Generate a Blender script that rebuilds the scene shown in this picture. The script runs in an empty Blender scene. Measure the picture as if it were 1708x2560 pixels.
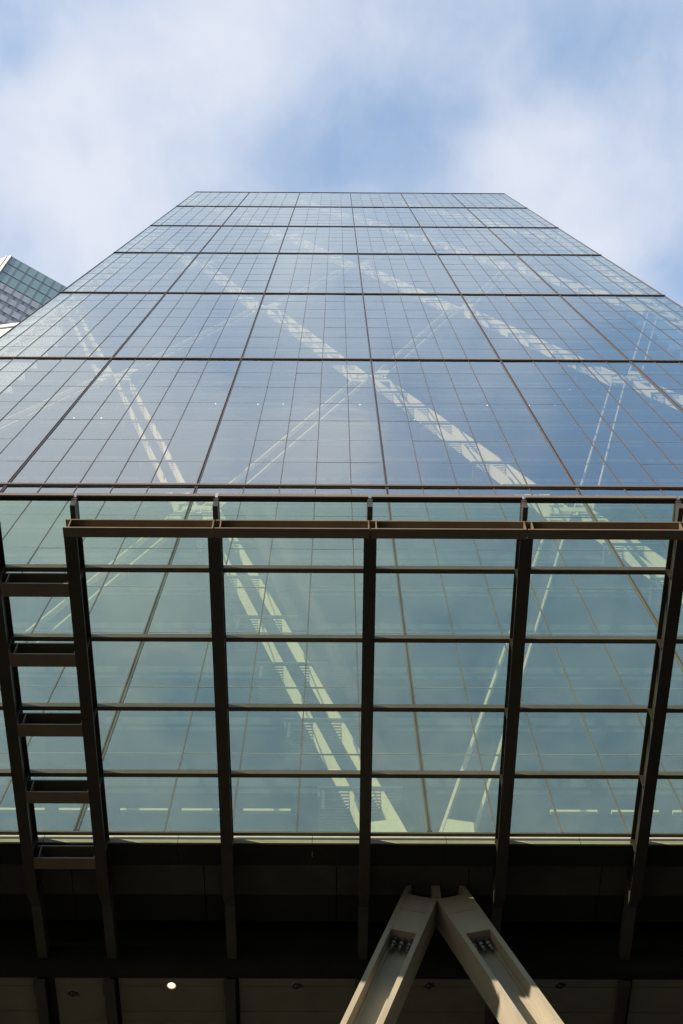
import bpy, math, random
from mathutils import Vector, Matrix
random.seed(7)
R = math.radians
scene = bpy.context.scene

# ------------------------------------------------------------------ camera
CAM = Vector((-2.170, -20.670, 1.6))
PITCH, YAW, ROLL = 1.09860433, 0.010102227, -0.0043807
cam_d = bpy.data.cameras.new('camera')
cam = bpy.data.objects.new('camera', cam_d)
scene.collection.objects.link(cam)
scene.camera = cam
fw = Vector((math.sin(YAW)*math.cos(PITCH), math.cos(YAW)*math.cos(PITCH), math.sin(PITCH)))
rt = Vector((math.cos(YAW), -math.sin(YAW), 0))
up = rt.cross(fw)
r2 = rt*math.cos(ROLL) + up*math.sin(ROLL)
u2 = -rt*math.sin(ROLL) + up*math.cos(ROLL)
m = Matrix((r2, u2, -fw)).transposed().to_4x4()
m.translation = CAM
cam.matrix_world = m
cam_d.sensor_fit = 'VERTICAL'
cam_d.sensor_height = 36.0
cam_d.lens = 3464.61/2560*36.0
cam_d.clip_start = 0.1
cam_d.clip_end = 20000

# ------------------------------------------------------------------ light
SUN_EL, SUN_AZ = R(12.4), R(53)          # azimuth measured from south towards the west (left)
sun_dir = Vector((-math.sin(SUN_AZ)*math.cos(SUN_EL), -math.cos(SUN_AZ)*math.cos(SUN_EL), math.sin(SUN_EL)))
sd = bpy.data.lights.new('sun', 'SUN')
sd.energy = 5.0
sd.angle = R(0.5)
sd.color = (1.0, 0.85, 0.66)
so = bpy.data.objects.new('sun', sd)
so.rotation_euler = sun_dir.to_track_quat('Z', 'Y').to_euler()
scene.collection.objects.link(so)

scene.view_settings.view_transform = 'Standard'
scene.view_settings.look = 'None'
scene.view_settings.exposure = 0.8
scene.view_settings.gamma = 1.0
scene.cycles.transparent_max_bounces = 24
scene.cycles.max_bounces = 8

# ---- world: physical sky with broken cloud laid out on a cloud plane (direction.xy / direction.z)
world = bpy.data.worlds.new('World')
scene.world = world
world.use_nodes = True
wt = world.node_tree
for n in list(wt.nodes): wt.nodes.remove(n)
def N(t, **k):
    n = wt.nodes.new(t)
    for a, v in k.items(): setattr(n, a, v)
    return n
def wm(op, a, b=None, c=None, clamp=False):
    n = N('ShaderNodeMath', operation=op, use_clamp=clamp)
    for i, v in enumerate((a, b, c)):
        if v is None: continue
        if isinstance(v, (int, float)): n.inputs[i].default_value = v
        else: wt.links.new(v, n.inputs[i])
    return n.outputs[0]
def wv(op, a, b=None):
    n = N('ShaderNodeVectorMath', operation=op)
    for i, v in enumerate((a, b)):
        if v is None: continue
        if isinstance(v, (tuple, list)): n.inputs[i].default_value = v
        else: wt.links.new(v, n.inputs[i])
    return n
sky = N('ShaderNodeTexSky')
sky.sky_type = 'NISHITA'
sky.sun_disc = False
sky.sun_elevation = SUN_EL
sky.sun_rotation = math.pi + SUN_AZ
sky.altitude = 50
sky.air_density = 1.0
sky.dust_density = 1.2
sky.ozone_density = 1.6
tc = N('ShaderNodeTexCoord')
sep = N('ShaderNodeSeparateXYZ')
wt.links.new(tc.outputs['Generated'], sep.inputs[0])
zc = wm('MAXIMUM', sep.outputs[2], 0.06)
comb = N('ShaderNodeCombineXYZ')
wt.links.new(wm('DIVIDE', sep.outputs[0], zc), comb.inputs[0])
wt.links.new(wm('DIVIDE', sep.outputs[1], zc), comb.inputs[1])
P0 = comb.outputs[0]
def noise(vec, scale, detail, rough, off=(0, 0, 0)):
    v = wv('ADD', vec, off).outputs[0]
    n = N('ShaderNodeTexNoise')
    wt.links.new(v, n.inputs['Vector'])
    n.inputs['Scale'].default_value = scale
    n.inputs['Detail'].default_value = detail
    n.inputs['Roughness'].default_value = rough
    return n
warp = noise(P0, 9.0, 3, 0.55, (3.1, 1.7, 0))
w2 = wv('SCALE', wv('SUBTRACT', warp.outputs['Color'], (0.5, 0.5, 0.5)).outputs[0])
w2.inputs['Scale'].default_value = 0.07
P = wv('ADD', P0, w2.outputs[0]).outputs[0]

def ray(px, py):
    return (fw + r2*((px-854)/3464.61) + u2*((1280-py)/3464.61)).normalized()
def sky_at(px, py):                     # where a look direction meets the cloud plane
    d = ray(px, py)
    return (d.x/d.z, d.y/d.z, 0)
NF = Vector((0, -math.cos(R(10)), math.sin(R(10))))
def refl_at(px, py):                    # the patch of sky mirrored by the sloping glass
    d = ray(px, py)
    d = d - 2*d.dot(NF)*NF
    return (d.x/d.z, d.y/d.z, 0)
S, Q = sky_at, refl_at
# cloud banks (+) and clear gaps (-): centre on the cloud plane, radius, weight
BLOBS = [
 (S(180, 520), .050, .50), (S(330, 250), .045, .22), (S(120, 180), .03, .30), (S(560, 130), .04, .28), (S(60, 120), .018, -.18),
 (S(1330, 420), .028, .34), (S(1480, 620), .045, .34), (S(1250, 190), .03, .12), (S(900, 60), .05, .10), (S(1430, 330), .02, .12),
 (S(200, 395), .016, -.12), (S(640, 380), .020, -.22), (S(820, 430), .024, -.30), (S(1030, 380), .036, -.28), (S(1440, 110), .040, -.28), (S(1050, 180), .05, -.16),
 (S(1660, 60), .03, -.22), (S(1690, 690), .03, -.40), (S(30, 60), .03, -.14), (S(1160, 260), .015, -.10), (S(760, 270), .02, -.05), (S(10, 600), .02, -.06),
 (Q(60, 900), .06, .55), (Q(120, 1150), .05, .60), (Q(420, 1120), .035, .30), (Q(820, 1130), .028, .45), (Q(700, 640), .025, .22),
 (Q(330, 1500), .035, .40), (Q(330, 1740), .018, .22), (Q(1200, 620), .03, .08), (Q(80, 1350), .04, .2), (Q(900, 1420), .035, .08),
 (Q(600, 930), .025, -.12), (Q(1020, 980), .03, -.12), (Q(1640, 1130), .065, -.95), (Q(1600, 900), .035, -.40), (Q(470, 1760), .018, -.30),
 (Q(300, 1960), .02, -.15), (Q(600, 1800), .05, -.28), (Q(1400, 1700), .08, -.45), (Q(1080, 1650), .03, -.15), (Q(1700, 780), .03, -.22),
]
acc = None
for c, rad, wgt in BLOBS:
    dist = wv('DISTANCE', P, c).outputs['Value']
    e = wm('MULTIPLY', wm('POWER', wm('DIVIDE', dist, rad*1.25), 2.0), -1.0)
    g = wm('MULTIPLY', wm('EXPONENT', e), wgt)
    acc = g if acc is None else wm('ADD', acc, g)
n1 = noise(P0, 7.0, 5, 0.52, (0.4, 2.2, 0))
n2 = noise(wv('MULTIPLY', P, (1, .6, 1)).outputs[0], 34.0, 7, 0.6, (5.4, 0.2, 0))
fb = wm('ADD', wm('MULTIPLY', wm('SUBTRACT', n1.outputs['Fac'], .5), .75), wm('MULTIPLY', wm('SUBTRACT', n2.outputs['Fac'], .5), .34))
dens = wm('ADD', wm('ADD', acc, fb), 0.60)
mr = N('ShaderNodeMapRange', interpolation_type='SMOOTHSTEP')
wt.links.new(dens, mr.inputs['Value'])
mr.inputs['From Min'].default_value = 0.0
mr.inputs['From Max'].default_value = 1.15
mr.inputs['To Min'].default_value = 0.14
mr.inputs['To Max'].default_value = 1.0
CLOUD = (2.98, 3.14, 3.56, 1)
mix = N('ShaderNodeMix', data_type='RGBA')
wt.links.new(mr.outputs[0], mix.inputs['Factor'])
clear = wv('MULTIPLY', sky.outputs[0], (1.8, 1.98, 2.0))     # the camera's exposure of the clear blue
wt.links.new(clear.outputs[0], mix.inputs['A'])
mix.inputs['B'].default_value = CLOUD
bg = N('ShaderNodeBackground')
bg.inputs['Strength'].default_value = 0.15
lowr = N('ShaderNodeMapRange', interpolation_type='SMOOTHSTEP')   # low sky darkened to cut ambient light, in place of surrounding buildings
wt.links.new(sep.outputs[2], lowr.inputs['Value'])
lowr.inputs['From Min'].default_value = .25; lowr.inputs['From Max'].default_value = .78
lowr.inputs['To Min'].default_value = .07; lowr.inputs['To Max'].default_value = 1.0
fin = wv('SCALE', mix.outputs['Result']); wt.links.new(lowr.outputs[0], fin.inputs['Scale'])
wt.links.new(fin.outputs[0], bg.inputs['Color'])
wo = N('ShaderNodeOutputWorld')
wt.links.new(bg.outputs[0], wo.inputs['Surface'])

# ------------------------------------------------------------------ materials
def mat(name, col, rough=0.5, metal=0.0, var=0.15, scale=3.0, bump=0.0, spec=0.5, streak=False):
    M = bpy.data.materials.new(name); M.use_nodes = True
    t = M.node_tree; b = t.nodes['Principled BSDF']
    tcn = t.nodes.new('ShaderNodeTexCoord')
    mp = t.nodes.new('ShaderNodeMapping'); t.links.new(tcn.outputs['Object'], mp.inputs[0])
    if streak: mp.inputs['Scale'].default_value = (1, 1, .15)
    nz = t.nodes.new('ShaderNodeTexNoise'); nz.inputs['Scale'].default_value = scale
    nz.inputs['Detail'].default_value = 6; nz.inputs['Roughness'].default_value = .6
    t.links.new(mp.outputs[0], nz.inputs['Vector'])
    cr = t.nodes.new('ShaderNodeValToRGB')
    cr.color_ramp.elements[0].position = .3; cr.color_ramp.elements[1].position = .7
    cr.color_ramp.elements[0].color = tuple(c*(1-var) for c in col)+(1,)
    cr.color_ramp.elements[1].color = tuple(min(1, c*(1+var)) for c in col)+(1,)
    t.links.new(nz.outputs['Fac'], cr.inputs[0]); t.links.new(cr.outputs[0], b.inputs['Base Color'])
    b.inputs['Metallic'].default_value = metal
    b.inputs['Specular IOR Level'].default_value = spec
    rr = t.nodes.new('ShaderNodeMapRange'); rr.inputs['To Min'].default_value = max(.02, rough-.08); rr.inputs['To Max'].default_value = min(1, rough+.08)
    t.links.new(nz.outputs['Fac'], rr.inputs['Value']); t.links.new(rr.outputs[0], b.inputs['Roughness'])
    if bump:
        n3 = t.nodes.new('ShaderNodeTexNoise'); n3.inputs['Scale'].default_value = scale*14; n3.inputs['Detail'].default_value = 4
        t.links.new(tcn.outputs['Object'], n3.inputs['Vector'])
        bp = t.nodes.new('ShaderNodeBump'); bp.inputs['Strength'].default_value = bump; bp.inputs['Distance'].default_value = .01
        t.links.new(n3.outputs['Fac'], bp.inputs['Height']); t.links.new(bp.outputs[0], b.inputs['Normal'])
    return M
def dusty(t, mx, out, amount):              # a film of city dust on the upper side of the canopy glass
    tl = t.nodes.new('ShaderNodeBsdfTranslucent'); tl.inputs['Color'].default_value = (.62, .78, .62, 1)
    m2 = t.nodes.new('ShaderNodeMixShader')
    nz = t.nodes.new('ShaderNodeTexNoise'); nz.inputs['Scale'].default_value = 1.1; nz.inputs['Detail'].default_value = 8; nz.inputs['Roughness'].default_value = .65
    tcn = t.nodes.new('ShaderNodeTexCoord'); t.links.new(tcn.outputs['Object'], nz.inputs['Vector'])
    mr = t.nodes.new('ShaderNodeMapRange'); mr.inputs['From Min'].default_value = .3; mr.inputs['From Max'].default_value = .75
    mr.inputs['To Min'].default_value = amount*.6; mr.inputs['To Max'].default_value = amount*2.2
    t.links.new(nz.outputs['Fac'], mr.inputs['Value']); t.links.new(mr.outputs[0], m2.inputs[0])
    t.links.new(mx.outputs[0], m2.inputs[1]); t.links.new(tl.outputs[0], m2.inputs[2]); t.links.new(m2.outputs[0], out.inputs['Surface'])
def glass(name, tint, ior, gcol=(1, 1, 1), rough=0.0, wave=0.0, gmax=0.9, lines=None, power=3.5, dust=0):
    M = bpy.data.materials.new(name); M.use_nodes = True
    t = M.node_tree
    for n in list(t.nodes): t.nodes.remove(n)
    out = t.nodes.new('ShaderNodeOutputMaterial'); mx = t.nodes.new('ShaderNodeMixShader')
    tr = t.nodes.new('ShaderNodeBsdfTransparent'); gl = t.nodes.new('ShaderNodeBsdfGlossy')
    tr.inputs[0].default_value = tint+(1,); gl.inputs['Color'].default_value = gcol+(1,); gl.inputs['Roughness'].default_value = rough
    lw = t.nodes.new('ShaderNodeLayerWeight'); lw.inputs['Blend'].default_value = .5      # facing = 1 - cos
    r0 = ((ior-1)/(ior+1))**2
    p5 = t.nodes.new('ShaderNodeMath'); p5.operation = 'POWER'; p5.inputs[1].default_value = power
    ma = t.nodes.new('ShaderNodeMath'); ma.operation = 'MULTIPLY_ADD'; ma.inputs[1].default_value = 1-r0; ma.inputs[2].default_value = r0
    mn = t.nodes.new('ShaderNodeMath'); mn.operation = 'MINIMUM'; mn.inputs[1].default_value = gmax
    t.links.new(lw.outputs['Facing'], p5.inputs[0]); t.links.new(p5.outputs[0], ma.inputs[0])
    t.links.new(ma.outputs[0], mn.inputs[0]); t.links.new(mn.outputs[0], mx.inputs[0])
    t.links.new(tr.outputs[0], mx.inputs[1]); t.links.new(gl.outputs[0], mx.inputs[2]); t.links.new(mx.outputs[0], out.inputs['Surface'])
    if dust: dusty(t, mx, out, dust)
    tcn = t.nodes.new('ShaderNodeTexCoord')
    if wave:
        nz = t.nodes.new('ShaderNodeTexNoise'); nz.inputs['Scale'].default_value = .55; nz.inputs['Detail'].default_value = 2
        t.links.new(tcn.outputs['Object'], nz.inputs['Vector'])
        bp = t.nodes.new('ShaderNodeBump'); bp.inputs['Strength'].default_value = wave; bp.inputs['Distance'].default_value = .05
        t.links.new(nz.outputs['Fac'], bp.inputs['Height']); t.links.new(bp.outputs[0], gl.inputs['Normal'])
    if lines:                                   # fine ceramic frit rows printed on the panes
        wv_ = t.nodes.new('ShaderNodeTexWave'); wv_.bands_direction = 'Z'; wv_.inputs['Scale'].default_value = lines
        t.links.new(tcn.outputs['Object'], wv_.inputs['Vector'])
        nz2 = t.nodes.new('ShaderNodeTexNoise'); nz2.inputs['Scale'].default_value = .35
        t.links.new(tcn.outputs['Object'], nz2.inputs['Vector'])
        mul = t.nodes.new('ShaderNodeMath'); mul.operation = 'MULTIPLY'
        t.links.new(wv_.outputs['Fac'], mul.inputs[0]); t.links.new(nz2.outputs['Fac'], mul.inputs[1])
        mixc = t.nodes.new('ShaderNodeMix'); mixc.data_type = 'RGBA'
        t.links.new(mul.outputs[0], mixc.inputs['Factor'])
        mixc.inputs['A'].default_value = tint+(1,); mixc.inputs['B'].default_value = tuple(c*.78 for c in tint)+(1,)
        t.links.new(mixc.outputs['Result'], tr.inputs[0])
    return M
M_FGLASS = glass('facade_glass', (.76, .78, .68), 2.6, (.92, .985, .965), 0.0, .2, .85, lines=6.0, power=3.0)
M_CGLASS = glass('canopy_glass', (.72, .87, .74), 1.5, (1, 1, 1), 0.0, .05, power=5, dust=.055)
M_SGLASS = glass('side_glass', (.60, .66, .68), 2.3, (.92, .97, 1), 0.0, 0, .8)
M_BRONZE = mat('bronze_frame', (.050, .042, .034), .42, .0, .2, 5, .05, .5)
M_LEDGE = mat('bronze_ledge', (.12, .09, .062), .45, .1, .12, 4)
M_MULL = mat('bronze_mullion', (.075, .058, .045), .4, .2, .12, 4)
M_CANOPY = mat('canopy_steel', (.037, .031, .022), .45, 0, .18, 2.5, .08, .5)
M_STEEL = mat('cream_steel', (.33, .30, .235), .5, 0, .13, 1.8, .08, .35, streak=True)
M_PSTEEL = mat('pale_structure_steel', (.88, .81, .64), .5, 0, .05, 1.0)
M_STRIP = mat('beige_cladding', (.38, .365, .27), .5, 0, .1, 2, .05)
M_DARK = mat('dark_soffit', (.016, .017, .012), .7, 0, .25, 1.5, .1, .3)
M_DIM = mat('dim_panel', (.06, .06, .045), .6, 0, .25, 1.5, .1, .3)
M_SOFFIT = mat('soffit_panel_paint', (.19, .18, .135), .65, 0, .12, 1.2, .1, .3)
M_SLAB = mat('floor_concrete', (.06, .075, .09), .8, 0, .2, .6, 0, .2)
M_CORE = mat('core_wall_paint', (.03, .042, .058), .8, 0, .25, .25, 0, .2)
M_BEAM = mat('bronze_beam_paint', (.115, .093, .064), .42, 0, .15, 2.5, .08, .5)
M_EDGE = mat('bronze_edge_paint', (.155, .122, .082), .4, 0, .12, 2.5, .08, .5)
M_TAIL = mat('dim_steel', (.06, .056, .042), .6, 0, .2, 1.5)
M_SEAL = mat('grey_silicone_seal', (.30, .33, .36), .4, 0, .1, 4)
M_BLACK = mat('black_gasket', (.012, .011, .010), .5, 0, .2, 5)
M_PAVE = mat('shade_dark_paving', (.024, .023, .022), .8, 0, .25, .8, .2)  # paving colour darkened to stand in for shade of unbuilt surrounding buildings
M_BOLT = mat('bolt_steel', (.16, .155, .14), .35, .6, .2, 20)
M_GRATE = mat('walkway_grating', (.15, .16, .16), .5, .1, .1, 3)
def emis(name, col, s):
    M = bpy.data.materials.new(name); M.use_nodes = True; b = M.node_tree.nodes['Principled BSDF']
    b.inputs['Base Color'].default_value = (.8, .8, .8, 1); b.inputs['Emission Color'].default_value = col+(1,); b.inputs['Emission Strength'].default_value = s
    return M
M_LAMP = emis('warm_lamp', (1.0, .78, .50), 2.2)
M_GLOW = emis('lamp_reflector', (1.0, .62, .30), .35)
M_SPOT = emis('office_spot', (1, .97, .9), 2.0)

# ------------------------------------------------------------------ mesh helpers
class MB:
    def __init__(s): s.v = []; s.f = []
    def quad(s, a, b, c, d):
        i = len(s.v); s.v += [tuple(a), tuple(b), tuple(c), tuple(d)]; s.f.append((i, i+1, i+2, i+3)); return s
    def hexa(s, p):     # 8 points: bottom ring 0-3, top ring 4-7
        i = len(s.v); s.v += [tuple(q) for q in p]
        for f in ((3, 2, 1, 0), (4, 5, 6, 7), (0, 1, 5, 4), (1, 2, 6, 5), (2, 3, 7, 6), (3, 0, 4, 7)):
            s.f.append(tuple(i+k for k in f))
        return s
    def box(s, x0, x1, y0, y1, z0, z1, fr=None):
        p = [(x0, y0, z0), (x1, y0, z0), (x1, y1, z0), (x0, y1, z0), (x0, y0, z1), (x1, y0, z1), (x1, y1, z1), (x0, y1, z1)]
        if fr: p = [fr(*q) for q in p]
        return s.hexa(p)
    def tube(s, a, b, r0, r1=None, n=10, cap=True):
        a = Vector(a); b = Vector(b); r1 = r0 if r1 is None else r1
        d = (b-a).normalized(); o = d.orthogonal().normalized(); q = d.cross(o)
        i = len(s.v)
        for c, r in ((a, r0), (b, r1)):
            for k in range(n):
                t = 2*math.pi*k/n; s.v.append(tuple(c+o*r*math.cos(t)+q*r*math.sin(t)))
        for k in range(n): s.f.append((i+k, i+(k+1) % n, i+n+(k+1) % n, i+n+k))
        if cap: s.f.append(tuple(i+k for k in reversed(range(n)))); s.f.append(tuple(i+n+k for k in range(n)))
        return s
    def build(s, name, material, parent=None, bevel=0.0):
        me = bpy.data.meshes.new(name)
        org = Vector((0, 0, 0))
        me.from_pydata(s.v, [], s.f); me.update()
        import bmesh
        bm = bmesh.new(); bm.from_mesh(me); bmesh.ops.recalc_face_normals(bm, faces=bm.faces)
        if bevel: bmesh.ops.bevel(bm, geom=list(bm.edges), offset=bevel, segments=1, affect='EDGES')
        bm.to_mesh(me); bm.free()
        me.materials.append(material)
        o = bpy.data.objects.new(name, me); scene.collection.objects.link(o)
        if parent:
            o.parent = parent
            if parent.type == 'EMPTY': o.matrix_parent_inverse = Matrix.Translation(-parent.location)
        return o
def tag(o, label=None, cat=None, group=None, kind=None):
    if label: o['label'] = label
    if cat: o['category'] = cat
    if group: o['group'] = group
    if kind: o['kind'] = kind
    return o
def empty(name, loc):
    o = bpy.data.objects.new(name, None); o.location = loc; scene.collection.objects.link(o); return o

# ------------------------------------------------------------------ the setting: paved square
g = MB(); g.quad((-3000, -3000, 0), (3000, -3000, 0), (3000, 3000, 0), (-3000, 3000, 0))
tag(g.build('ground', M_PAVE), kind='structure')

# ------------------------------------------------------------------ the glass tower
BZ, TAN = 26.02, math.tan(R(10))
T = 28.0
MX = [-24.54, -16, -8, 0, 8, 16, 24.54]
ZT = [BZ] + [BZ + T*k for k in range(1, 7)] + [BZ + 7*T - .78]
def F(x, off, z):                       # a point of the sloping front: across, outwards, up
    return (x, (z-BZ)*TAN - off*math.cos(R(10)), z + off*math.sin(R(10)))
tower = empty('glass_tower', (0, 0, 0))
tag(tower, 'tall tapering glass tower with sloping gridded front and pale diagonal steel braces inside', 'skyscraper')

def pane_edges(i):
    a, b = MX[i], MX[i+1]
    if i == 0: return [a] + [b-1.5*k for k in range(5, -1, -1)]
    if i == 5: return [a+1.5*k for k in range(6)] + [b]
    if i % 2 == 0: return [a] + [b-1.5*k for k in range(4, -1, -1)]     # wide pane beside even columns
    return [a+1.5*k for k in range(5)] + [b]
for k in range(7):
    z0 = ZT[k] + (.20 if k == 0 else .325); z1 = ZT[k+1] - (.0 if k == 6 else .06)
    rows = [z0] + [ZT[k]+4*j for j in range(1, 7)] + [z1]
    for i in range(6):
        xs = pane_edges(i)
        pm = MB(); mm = MB()
        for r_ in range(7):
            za, zb = rows[r_], rows[r_+1]
            for c in range(len(xs)-1):
                # every pane sits very slightly out of true, as fitted glass does
                j = [random.uniform(-.010, -.0015) for _ in range(4)]
                pm.quad(F(xs[c]+.02, j[0], za), F(xs[c+1]-.02, j[1], za), F(xs[c+1]-.02, j[2], zb), F(xs[c]+.02, j[0]+j[2]-j[1], zb))
        gp = pm.build('glazing', M_FGLASS, tower)
        for x in xs[1:-1]: mm.box(x-.016, x+.016, -.07, .02, z0, z1, F)
        nm = len(mm.f)
        for z in rows[1:-1]: mm.box(xs[0]+.1, xs[-1]-.1, -.05, .001, z-.006, z+.006, F)
        gb = mm.build('glazing_bar', M_MULL, gp)
        gb.data.materials.append(M_SEAL)
        for pf in gb.data.polygons[nm:]: pf.material_index = 1
    for i, x in enumerate(MX):
        cs = MB()
        for dx in (-.056, .026) if 0 < i < 6 else (-.03,):
            cs.box(x+dx, x+dx+.03, -.12, .05, z0, z1, F)
        if 0 < i < 6: cs.box(x-.025, x+.025, -.12, -.03, z0, z1, F)
        cs.build('column_cover', M_MULL if i else M_BRONZE, tower)
    if k > 0:
        lg = MB()
        lg.box(MX[0]-.06, MX[6]+.06, -.25, .0, ZT[k]-.04, ZT[k]+.03, F)        # shadow gap
        lg.box(MX[0]-.06, MX[6]+.06, -.25, .015, ZT[k]+.26, ZT[k]+.32, F)
        l2 = lg.build('tier_gap', M_BLACK, tower)
        lg = MB(); lg.box(MX[0]-.10, MX[6]+.10, -.20, .075, ZT[k]+.04, ZT[k]+.25, F)
        lg.build('tier_ledge', M_LEDGE, l2)
# base strip below the glass, fascia underside
b0 = MB(); b0.box(-30, 30, -.35, .0, BZ+.08, BZ+.20, F); b0.build('base_rail', M_BRONZE, tower)
xs = -31.5
for n in range(12):
    x = -30.1+n*5.33+.62
for n in range(20):
    x0 = -30 + n*3.0 + .35
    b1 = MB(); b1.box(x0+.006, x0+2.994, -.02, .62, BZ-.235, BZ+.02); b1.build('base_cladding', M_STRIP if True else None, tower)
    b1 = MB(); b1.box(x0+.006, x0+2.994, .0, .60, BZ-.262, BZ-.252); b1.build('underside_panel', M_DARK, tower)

# floors, core, side walls
for k in range(7):
    for j in range(7):
        z = ZT[k] + 4*j
        if k == 0 and j == 0: continue
        y = (z-BZ)*TAN
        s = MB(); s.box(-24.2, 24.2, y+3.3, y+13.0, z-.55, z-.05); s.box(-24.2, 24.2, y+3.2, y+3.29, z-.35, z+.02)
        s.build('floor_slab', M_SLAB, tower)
cw = MB()
yt = (ZT[7]-BZ)*TAN
cw.hexa([(-24.3, 13.1, BZ+.3), (24.3, 13.1, BZ+.3), (24.3, yt+20, BZ+.3), (-24.3, yt+20, BZ+.3),
         (-24.3, yt+13.1, ZT[7]-.3), (24.3, yt+13.1, ZT[7]-.3), (24.3, yt+20, ZT[7]-.3), (-24.3, yt+20, ZT[7]-.3)])
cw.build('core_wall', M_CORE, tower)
for sx in (-1, 1):
    sw = MB()
    sw.quad((sx*24.5, .05, BZ+.2), (sx*24.5, yt+20, BZ+.2), (sx*24.5, yt+20, ZT[7]), (sx*24.5, yt+.05, ZT[7]))
    sw.build('side_glazing', M_SGLASS, tower)
rf = MB(); rf.box(-24.5, 24.5, yt+.1, yt+20, ZT[7]-.2, ZT[7]-.02); rf.build('roof', M_DARK, tower)
rp = MB(); rp.box(-24.6, 24.6, -.10, .06, ZT[7]-.12, ZT[7]+.12, F); rp.build('roof_edge', M_MULL, tower)

# diagonal braces: H-section steel, front flanges proud of the web
SET = 1.15                                # set back behind the glass
def brace(p, q, name='brace', material=M_PSTEEL, *, plates=(1.9, 1.3), ties=True, depth=.58, hw=.43, ft=.075, web=True):
    """p, q = (x, z) ends of the centre line in the sloping structural plane"""
    A = Vector((p[0], p[1])); B = Vector((q[0], q[1])); L = (B-A).length
    D = (B-A)/L; W = Vector((D.y, -D.x))
    def fr(w, o, u):
        c = A + D*u + W*w
        return F(c.x, -SET-o, c.y)
    h = MB()
    for s_ in (-1, 1):
        a, b = sorted((s_*hw, s_*(hw-ft)))
        h.box(a, b, 0, depth, 0, L, fr)
    o = h.build(name, material, tower)
    pl = MB()
    pl.box(-hw+ft+.001, hw-ft-.001, .012, .10, .5, plates[0], fr)
    pl.box(-hw+ft+.001, hw-ft-.001, .012, .10, L-plates[1], L-.2, fr)
    pl.build('end_plate', material, o)
    if ties:
        tm = MB()
        for j in range(1, 7):
            z = A.y + (B.y-A.y)*j/7; x = A.x + (B.x-A.x)*j/7
            tm.box(x-1.1, x+1.1, -SET+.03, -SET+.10, z-.66, z-.59, F)        # platform edge
            tm.box(x-1.08, x-1.02, -SET-.9, -SET+.02, z-1.0, z-.66, F)
            for q in range(14):                                              # open grating, bars across
                tm.box(x-1.06, x+1.06, -SET-.02-q*.09, -SET+.02-q*.09, z-.645, z-.615, F)
            # hangers on the left
            tm.box(x-.98, x-.90, -SET-.1, -SET+.02, z-1.6, z-.67, F)
        tm.build('floor_platform', M_GRATE, o)
    return o
UP = .9
for k in range(-1+1, 7):
    zA, zB = ZT[k]+UP, (ZT[k+1]+UP if k < 6 else ZT[7]-.5)
    kk = k-1                              # node rule: column + tier even
    for i in range(6):
        lo, hi = (i, i+1) if (i+kk) % 2 == 0 else (i+1, i)
        sgn = 1 if hi > lo else -1
        xa = MX[lo] + .50*sgn; xb = MX[hi] - .50*sgn
        xa = max(-23.9, min(23.9, xa)); xb = max(-23.9, min(23.9, xb))
        brace((xa, zA), (xb, zB-.4), ties=sgn < 0, depth=.58 if sgn < 0 else .24)
    # node plates where braces meet
    for i in range(7):
        if (i+kk) % 2 == 0:
            nd = MB(); x = max(-23.7, min(23.7, MX[i]))
            nd.box(x-.75, x+.75, -SET-.45, -SET-.05, zA-(.95 if k else .3), zA+.25, F)
            nd.box(x-.55, x+.55, -SET-.03, -SET+.03, zA-.55, zA+.05, F)
            nd.build('node_block', M_PSTEEL, tower)
# edge trusses: zig-zag ladders along both edges of the front
for k in range(7):
    for sx in (-1, 1):
        e = MB()
        xa, xb = sx*24.15, sx*23.05
        zt = ZT[k+1]
        for j in range(14):
            z0 = ZT[k]+.4+j*(zt-ZT[k]-.4)/14; z1 = ZT[k]+.4+(j+1)*(zt-ZT[k]-.4)/14-.0
            a, b = (xa, xb) if j % 2 else (xb, xa)
            e.box(0, 1, 0, 1, 0, 1, lambda u, v, w, a=a, b=b, z0=z0, z1=z1: F(a+(b-a)*w+(u-.5)*.14, -.75-v*.14, z0+(z1-z0)*w))
        for x in (xa, xb): e.box(x-.07, x+.07, -.92, -.76, ZT[k]+.35, zt-.02, F)
        e.build('edge_truss', M_PSTEEL, tower)
# pale rail behind the lowest row of glass, in short lengths, with small fittings
for n in range(32):
    x0 = -24+n*1.5
    if abs(x0+.7) < 2.9 or abs(x0) > 23: continue
    rl = MB(); rl.box(x0+.12, x0+1.28, 1.2, 1.3, BZ+2.37, BZ+2.45)
    rl.build('inner_rail', M_PSTEEL, tower)
# ceiling spots in two storeys of the second and third tiers
SPOTS = [(-18.34, 14.73, 89.46), (-18.52, 13.60, 81.46), (-16.82, 13.59, 81.46), (-10.01, 14.25, 85.46), (-7.24, 14.27, 85.46),
         (-5.60, 14.26, 85.46), (-.58, 14.25, 85.46), (2.77, 13.58, 81.46), (7.73, 14.25, 85.46), (10.49, 14.23, 85.46),
         (12.17, 14.22, 85.46), (13.85, 14.21, 85.46), (15.49, 14.21, 85.46), (13.76, 14.73, 89.46), (15.41, 14.72, 89.46)]
for x, y, z in SPOTS:
    sp = MB(); sp.tube((x, y, z+.01), (x, y, z-.04), .04, .03, 8); sp.build('ceiling_spot', M_SPOT, tower)

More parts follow.
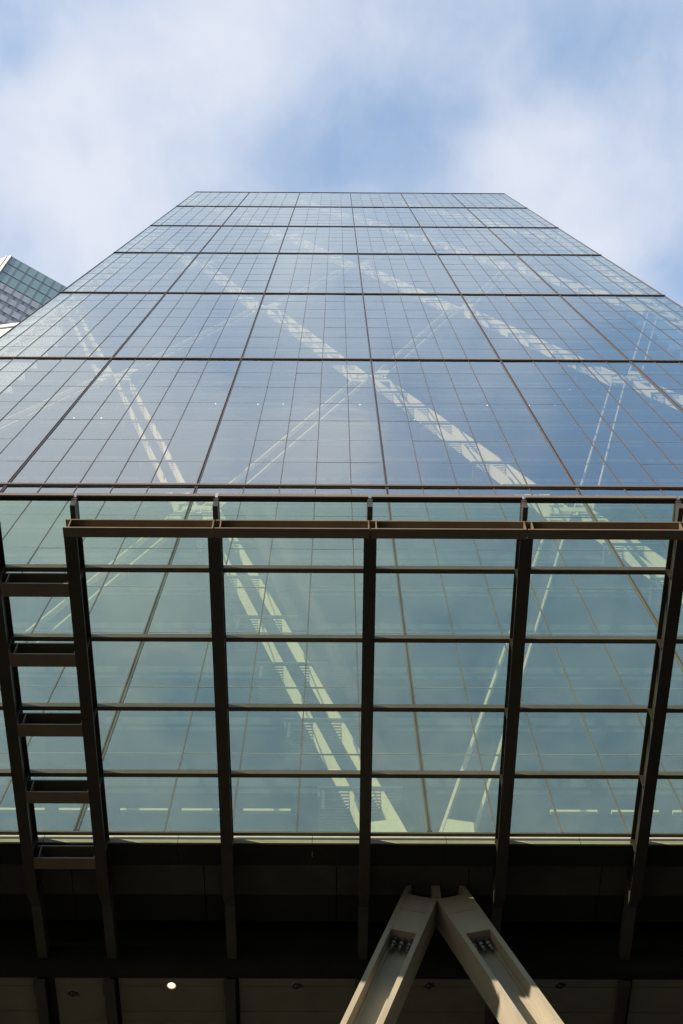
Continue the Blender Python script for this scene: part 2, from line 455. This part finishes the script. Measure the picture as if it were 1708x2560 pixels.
# underside: recess, downstand beam, lower ceiling
uz = BZ-.27
for n in range(14):
    x0 = -20.1 + n*3.0
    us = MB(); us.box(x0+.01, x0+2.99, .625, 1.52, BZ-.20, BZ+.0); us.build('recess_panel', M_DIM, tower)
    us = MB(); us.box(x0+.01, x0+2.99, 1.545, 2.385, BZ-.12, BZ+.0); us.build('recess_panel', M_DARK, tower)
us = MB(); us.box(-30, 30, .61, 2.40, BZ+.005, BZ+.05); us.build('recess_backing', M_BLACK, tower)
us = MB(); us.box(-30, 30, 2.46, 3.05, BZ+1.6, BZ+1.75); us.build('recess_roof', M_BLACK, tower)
us = MB(); us.box(-30, 30, 2.40, 2.455, BZ+.052, BZ+1.9); us.build('recess_sun_block', M_BLACK, tower)  # unseen plate added to keep sun through the glass out of the recess
us = MB(); us.box(-30, 30, 3.06, 3.30, BZ-.95, BZ+1.5); us.box(-30, 30, 3.31, 3.36, BZ-.935, BZ-.4)
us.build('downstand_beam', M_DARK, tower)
RX = [-16.5, -13.5, -10.45, -8.86, -7.27, -4.50, -1.49, 1.53, 4.56, 7.58, 10.6, 13.6]
CZ = BZ-.93
ys = [3.37, 3.62, 4.42, 5.10, 5.80, 6.60, 7.4, 8.2, 9.0]
for a in range(len(RX)-1):
    x0, x1 = RX[a]+.17, RX[a+1]-.10
    if a == 3: x0, x1 = RX[3]+.30, RX[4]-.02
    for b in range(len(ys)-1):
        if a == 3 and b: break
        p = MB(); p.box(x0, x1, ys[b]+.008, (ys[b+1] if a != 3 else 9.0)-.008, CZ, CZ+.05)
        p.build('ceiling_panel', M_SOFFIT, tower)
us = MB(); us.box(-30, 30, 3.37, 9.0, CZ+.12, CZ+.16); us.build('ceiling_backing', M_BLACK, tower)
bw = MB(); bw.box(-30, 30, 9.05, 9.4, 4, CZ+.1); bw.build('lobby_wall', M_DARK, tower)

# mega-frame legs below the glass
def leg(side):
    A = Vector((.15+side*-.02, BZ+.86)); B = Vector((.15+side*8.55, -.3))
    SETL = 1.25
    L = (B-A).length; D = (B-A)/L; W = Vector((-D.y, D.x))*side   # W points to the outer side
    if W.x*side < 0: W = -W
    def fr(w, o, u):
        c = A + D*u + W*w
        return F(c.x, -SETL-o, c.y)
    hw, ft, dp = .40, .115, .70
    h = MB()
    h.box(hw-ft, hw, 0, dp, -.9, L, fr)                     # outer flange reaches up into the recess
    u0 = 1.30
    h.box(-hw, -hw+ft, 0, dp, u0, L, fr)                    # inner flange
    h.box(-hw+ft+.001, hw-ft-.001, .34, .40, u0+.3, L, fr)  # web
    o = h.build('leg', M_STEEL, tower)
    p = MB()
    p.box(-hw+ft+.001, hw-ft-.001, .010, .34, u0+.02, u0+.62, fr)
    p.box(-hw+ft+.001, hw-ft-.001, .004, .34, u0+.64, u0+1.42, fr)
    p.build('cover_plate', M_STEEL, o)
    for w in (-.17, 0, .17):                                # tie-down bolts under the plate
        b = MB()
        for rr, ua, ub in ((.060, 0, .07), (.078, .07, .11), (.052, .11, .2), (.074, .2, .25), (.048, .25, .36), (.03, .36, .42)):
            b.tube(fr(w, .22, u0+1.42+ua), fr(w, .22, u0+1.42+ub), rr, rr*.96, 12)
        b.build('bolt', M_BOLT, o)
    hs = MB()
    for u in (7.15, 7.35):
        c = Vector(fr(-.1*1 if side < 0 else -.1, .338, u)); hs.tube(c, c+Vector((0, -.004, .001)), .022, .022, 10)
    hs.build('bolt_hole', M_BLACK, o)
    jl = MB()
    jl.box(hw-ft-.055, hw-ft-.001, .30, .339, u0+1.5, L, fr); jl.box(-hw+ft+.001, -hw+ft+.02, .31, .339, u0+1.5, L, fr)
    jl.build('weld_strip', M_STEEL, o)
leg(-1); leg(1)
fn = MB(); fn.box(.05, .25, -1.25-.70, -1.25, BZ-.42, BZ+1.2, F); fn.build('node_fin', M_STEEL, tower)

# ------------------------------------------------------------------ the canopy
can = empty('glass_canopy', (0, -4.3, BZ-.86))
tag(can, 'flat glass canopy on deep dark bronze ribs projecting at the foot of the tower front', 'canopy')
YO = -8.56
GZ = BZ-.02
PY = [-8.50, -7.01, -5.37, -3.64, -1.89, -.08]       # purlin fronts
RB = GZ-.84                                            # underside of the ribs
def rib(x, far=True):
    h = MB()
    yb = -8.06 if x > -7.3 else -8.06
    h.box(x-.125, x+.125, yb, .98, RB, RB+.035)                    # bottom flange
    h.box(x-.014, x+.014, yb+.01, .98, RB+.036, RB+.64)            # web
    h.box(x-.10, x+.10, yb+.01, .98, RB+.641, RB+.672)              # top flange
    h.box(x-.055, x+.055, YO+.02, .50, GZ-.155, GZ-.035)           # head
    h.box(x-.050, x+.050, YO+.03, -8.07, RB+.44, GZ-.156)          # end post
    for y in (-7.06, -5.42, -3.69, -1.94, -.15):                       # stiffeners
        h.box(x-.10, x-.015, y, y+.02, RB+.036, RB+.64); h.box(x+.015, x+.10, y, y+.02, RB+.036, RB+.64)
    o = h.build('rib', M_CANOPY, can)
    t = MB()                                                       # tapering tail under the building
    t.hexa([(x-.125, .985, RB), (x+.125, .985, RB), (x+.10, 1.45, RB+.20), (x-.10, 1.45, RB+.20),
            (x-.10, .985, RB+.55), (x+.10, .985, RB+.55), (x+.10, 1.45, RB+.57), (x-.10, 1.45, RB+.57)])
    t.box(x-.11, x+.11, 1.455, 3.04, RB+.20, RB+.50)
    t.box(x-.17, x+.09, 3.37, 3.75, RB-.24, RB-.10); t.box(x-.16, x+.08, 3.76, 8.9, RB-.19, RB-.09)
    t.build('rib_tail', M_TAIL, o)
    b = MB()
    for y in (-6.95, -5.27, -3.55, -1.86):
        for dz in (.18, .30, .42):
            for s_ in (-1, 1):
                b.tube((x+s_*.014, y-.22, RB+dz), (x+s_*.034, y-.22, RB+dz), .016, .013, 8)
    b.build('bolt', M_BOLT, o)
for x in RX: rib(x)
def ibeam(x0, x1, y, name, parent, deep=.43, fl=.105):
    z0 = RB+.0; z1 = z0+deep
    h = MB()
    h.box(x0, x1, y-fl, y+fl, z0, z0+.035); h.box(x0, x1, y-fl, y+fl, z1-.035, z1)
    h.box(x0, x1, y+fl-.03, y+fl-.01, z0+.036, z1-.036)
    for x in (x0+.09, x1-.03): h.box(x, x+.025, y-fl+.004, y+fl-.031, z0+.036, z1-.036)
    for dx in (0,):
        xm = (x0+x1)/2
        for dz in (.14, .24): h.tube((xm, y+fl-.03, z0+dz), (xm, y+fl-.055, z0+dz), .016, .014, 8)
    return h.build(name, M_EDGE, parent)
for a in range(4, len(RX)-1):
    x0 = RX[a]+.012 if a > 4 else RX[a]-.13
    ibeam(x0, RX[a+1]-.012, -8.17, 'edge_beam', can, .36)
for y in PY[1:]:                                                  # ladder rungs in the narrow end bay
    ibeam(RX[3]+.127, RX[4]-.127, y+.13, 'rung', can, .43, .15)
for a in range(len(RX)-1):
    x0, x1 = RX[a]+.06, RX[a+1]-.06
    for b in range(len(PY)-1):
        ya = YO if b == 0 else PY[b]
        gq = MB(); gq.quad((x0-.045, ya+.008, GZ), (x0-.045, PY[b+1]-.008, GZ), (x1+.045, PY[b+1]-.008, GZ), (x1+.045, ya+.008, GZ))
        gq.build('glass_pane', M_CGLASS, can)
    for y in PY[1:]:
        p = MB()
        if y < -1: p.box(x0, x1, y, y+.105, GZ-.155, GZ-.02)
        else: p.box(x0, x1, -.17, -.08, BZ-.075, BZ-.03)
        p.build('purlin', M_BEAM, can)
    p = MB(); p.box(x0-.03, x1+.03, YO-.03, YO+.005, GZ-.08, GZ+.02)
    er = p.build('edge_rail', M_EDGE, can)
    p = MB(); p.box(x0-.03, x1+.03, YO+.008, YO+.09, GZ-.095, GZ-.015); p.build('gasket', M_BLACK, er)

# ------------------------------------------------------------------ downlights in the lower ceiling
def downlight(x, y, lit, label):
    o = empty('downlight', (x, y, CZ))
    tag(o, label, 'downlight', 'round downlights in the ceiling below the tower')
    rg = MB(); n = 24
    for k in range(n):
        a0, a1 = 2*math.pi*k/n, 2*math.pi*(k+1)/n
        c = lambda a, r_, z: (x+r_*math.cos(a), y+r_*math.sin(a), z)
        rg.quad(c(a0, .115, CZ-.022), c(a1, .115, CZ-.022), c(a1, .135, CZ-.002), c(a0, .135, CZ-.002))
        rg.quad(c(a0, .115, CZ-.022), c(a1, .115, CZ-.022), c(a1, .100, CZ-.004), c(a0, .100, CZ-.004))
    rg.build('rim', M_BOLT, o)
    ds = MB(); i = 0; ds.v = [(x+.104*math.cos(2*math.pi*k/n), y+.104*math.sin(2*math.pi*k/n), CZ-.006) for k in range(n)]; ds.f = [tuple(range(n))]
    if lit:
        ds.build('reflector', M_GLOW, o)
        lm = MB(); lm.tube((x, y-.012, CZ-.0065), (x, y-.012, CZ-.012), .078, .070, 20); lm.build('lens', M_LAMP, o)
    else: ds.build('lens', M_LENS, o)
    if not lit:
        bb = MB(); bb.tube((x-.03, y, CZ-.008), (x-.03, y, CZ-.035), .03, .015, 10); bb.tube((x+.035, y+.02, CZ-.008), (x+.035, y+.02, CZ-.02), .02, .01, 10)
        bb.build('bulb', M_BOLT, o)
M_LENS = mat('unlit_lens', (.05, .05, .05), .15, .6, .3, 30)
downlight(-8.18, 3.86, False, 'unlit round downlight in the plain ceiling panel left of the lit lamp')
downlight(-5.89, 3.60, True, 'the one glowing warm round downlight in the dark ceiling')
downlight(-3.00, 3.60, False, 'unlit round downlight first to the right of the lit lamp')
downlight(.05, 3.58, False, 'unlit round downlight seen between the two pale steel legs')
downlight(3.08, 3.56, False, 'unlit round downlight just right of the right pale steel leg')
downlight(6.02, 3.56, False, 'unlit round downlight cut by the right edge of the photo')

# ------------------------------------------------------------------ neighbours at the left
M_TEALG = mat('teal_glazing', (.27, .47, .47), .12, .0, .12, .35, 0, .9)
M_PALEG = mat('pale_glazing', (.50, .56, .60), .15, .0, .12, .35, 0, .9)
M_VIOLET = mat('grey_spandrel', (.26, .30, .41), .5, 0, .06, .3)
M_LOWBOUNCE = mat('low_bounce_cladding', (.07, .07, .075), .6, 0, .15, .3)  # lower walls made dark to cut sunlight bounced onto the canopy undersides
M_FIN = mat('white_cladding', (.78, .78, .74), .5, 0, .05, .3)
ob = empty('office_tower', (-45, 60, 0))
tag(ob, 'distant office tower with teal windows and grey bands at the left edge', 'office building')
c0 = Vector((-59.35, 50.81, 240.0)); dA = Vector((.85566, .51754, 0)); nA = Vector((.51754, -.85566, 0))
def OB(t, o, z): p = c0 + dA*t + nA*o; return (p.x, p.y, z)
bd = MB()
dL = Vector((-.94, .34, 0))
pL = c0 + dL*30
pB = pL + dA*36; pC = c0 + dA*36
bd.hexa([(c0.x, c0.y, 0), (pC.x, pC.y, 0), (pB.x, pB.y, 0), (pL.x, pL.y, 0), (c0.x, c0.y, 149.98), (pC.x, pC.y, 149.98), (pB.x, pB.y, 149.98), (pL.x, pL.y, 149.98)])
bd.build('lower_wall', M_LOWBOUNCE, ob)
bd = MB()
bd.hexa([(c0.x, c0.y, 150), (pC.x, pC.y, 150), (pB.x, pB.y, 150), (pL.x, pL.y, 150), (c0.x, c0.y, 240), (pC.x, pC.y, 240), (pB.x, pB.y, 240), (pL.x, pL.y, 240)])
bd.build('wall', M_VIOLET, ob)
z = 239.6
rows_ = [(4.0, .45, 'teal')]*1 + [(4.5, .5, 'teal')]*2 + [(4.0, 1.5, 'pale')]*9
for h_, sp_, kd in rows_:
    gl = MB()
    for c in range(22):
        t0 = .1 + c*1.62
        gl.box(t0+.035, t0+1.585, .02, .06, z-h_+sp_, z-.05, OB)
    gl.build('window_band', M_TEALG if kd == 'teal' else M_PALEG, ob)
    z -= h_
dn = MB()
for c in range(23): dn.box(.1+c*1.62-.025, .1+c*1.62+.025, .065, .10, 190, 239.7, OB)
dn.build('mullion', M_VIOLET, ob)
nL = Vector((dL.y, -dL.x, 0));
if nL.y > 0: nL = -nL
def OL(t, o, z): p = c0 + dL*t + nL*o; return (p.x, p.y, z)
fl = MB(); fl.box(0, 30, .01, .3, 180, 240.2, OL)
for q_ in range(12): fl.box(.8+q_*2.4, 1.0+q_*2.4, .31, .5, 180, 240.1, OL)
fl.build('white_side', M_FIN, ob)
pb = empty('white_building', (-46, 38, 0))
tag(pb, 'pale building corner below the teal office tower at the left edge', 'building')
w = MB(); w.hexa([(-62, 34.8, 0), (-30, 30.3, 0), (-30, 44, 0), (-62, 44, 0), (-62, 34.8, 117.98), (-30, 30.3, 117.98), (-30, 44, 117.98), (-62, 44, 117.98)])
w.build('lower_wall', M_LOWBOUNCE, pb)
w = MB(); w.hexa([(-62, 34.8, 118), (-30, 30.3, 118), (-30, 44, 118), (-62, 44, 118), (-62, 34.8, 150), (-30, 30.3, 150), (-30, 44, 150), (-62, 44, 150)])
w.build('wall', M_FIN, pb)
w = MB(); w.hexa([(-62, 34.65, 148.4), (-30, 30.15, 148.4), (-30, 30.28, 148.4), (-62, 34.78, 148.4), (-62, 34.65, 148.7), (-30, 30.15, 148.7), (-30, 30.28, 148.7), (-62, 34.78, 148.7)])
w.build('cornice', M_VIOLET, pb)
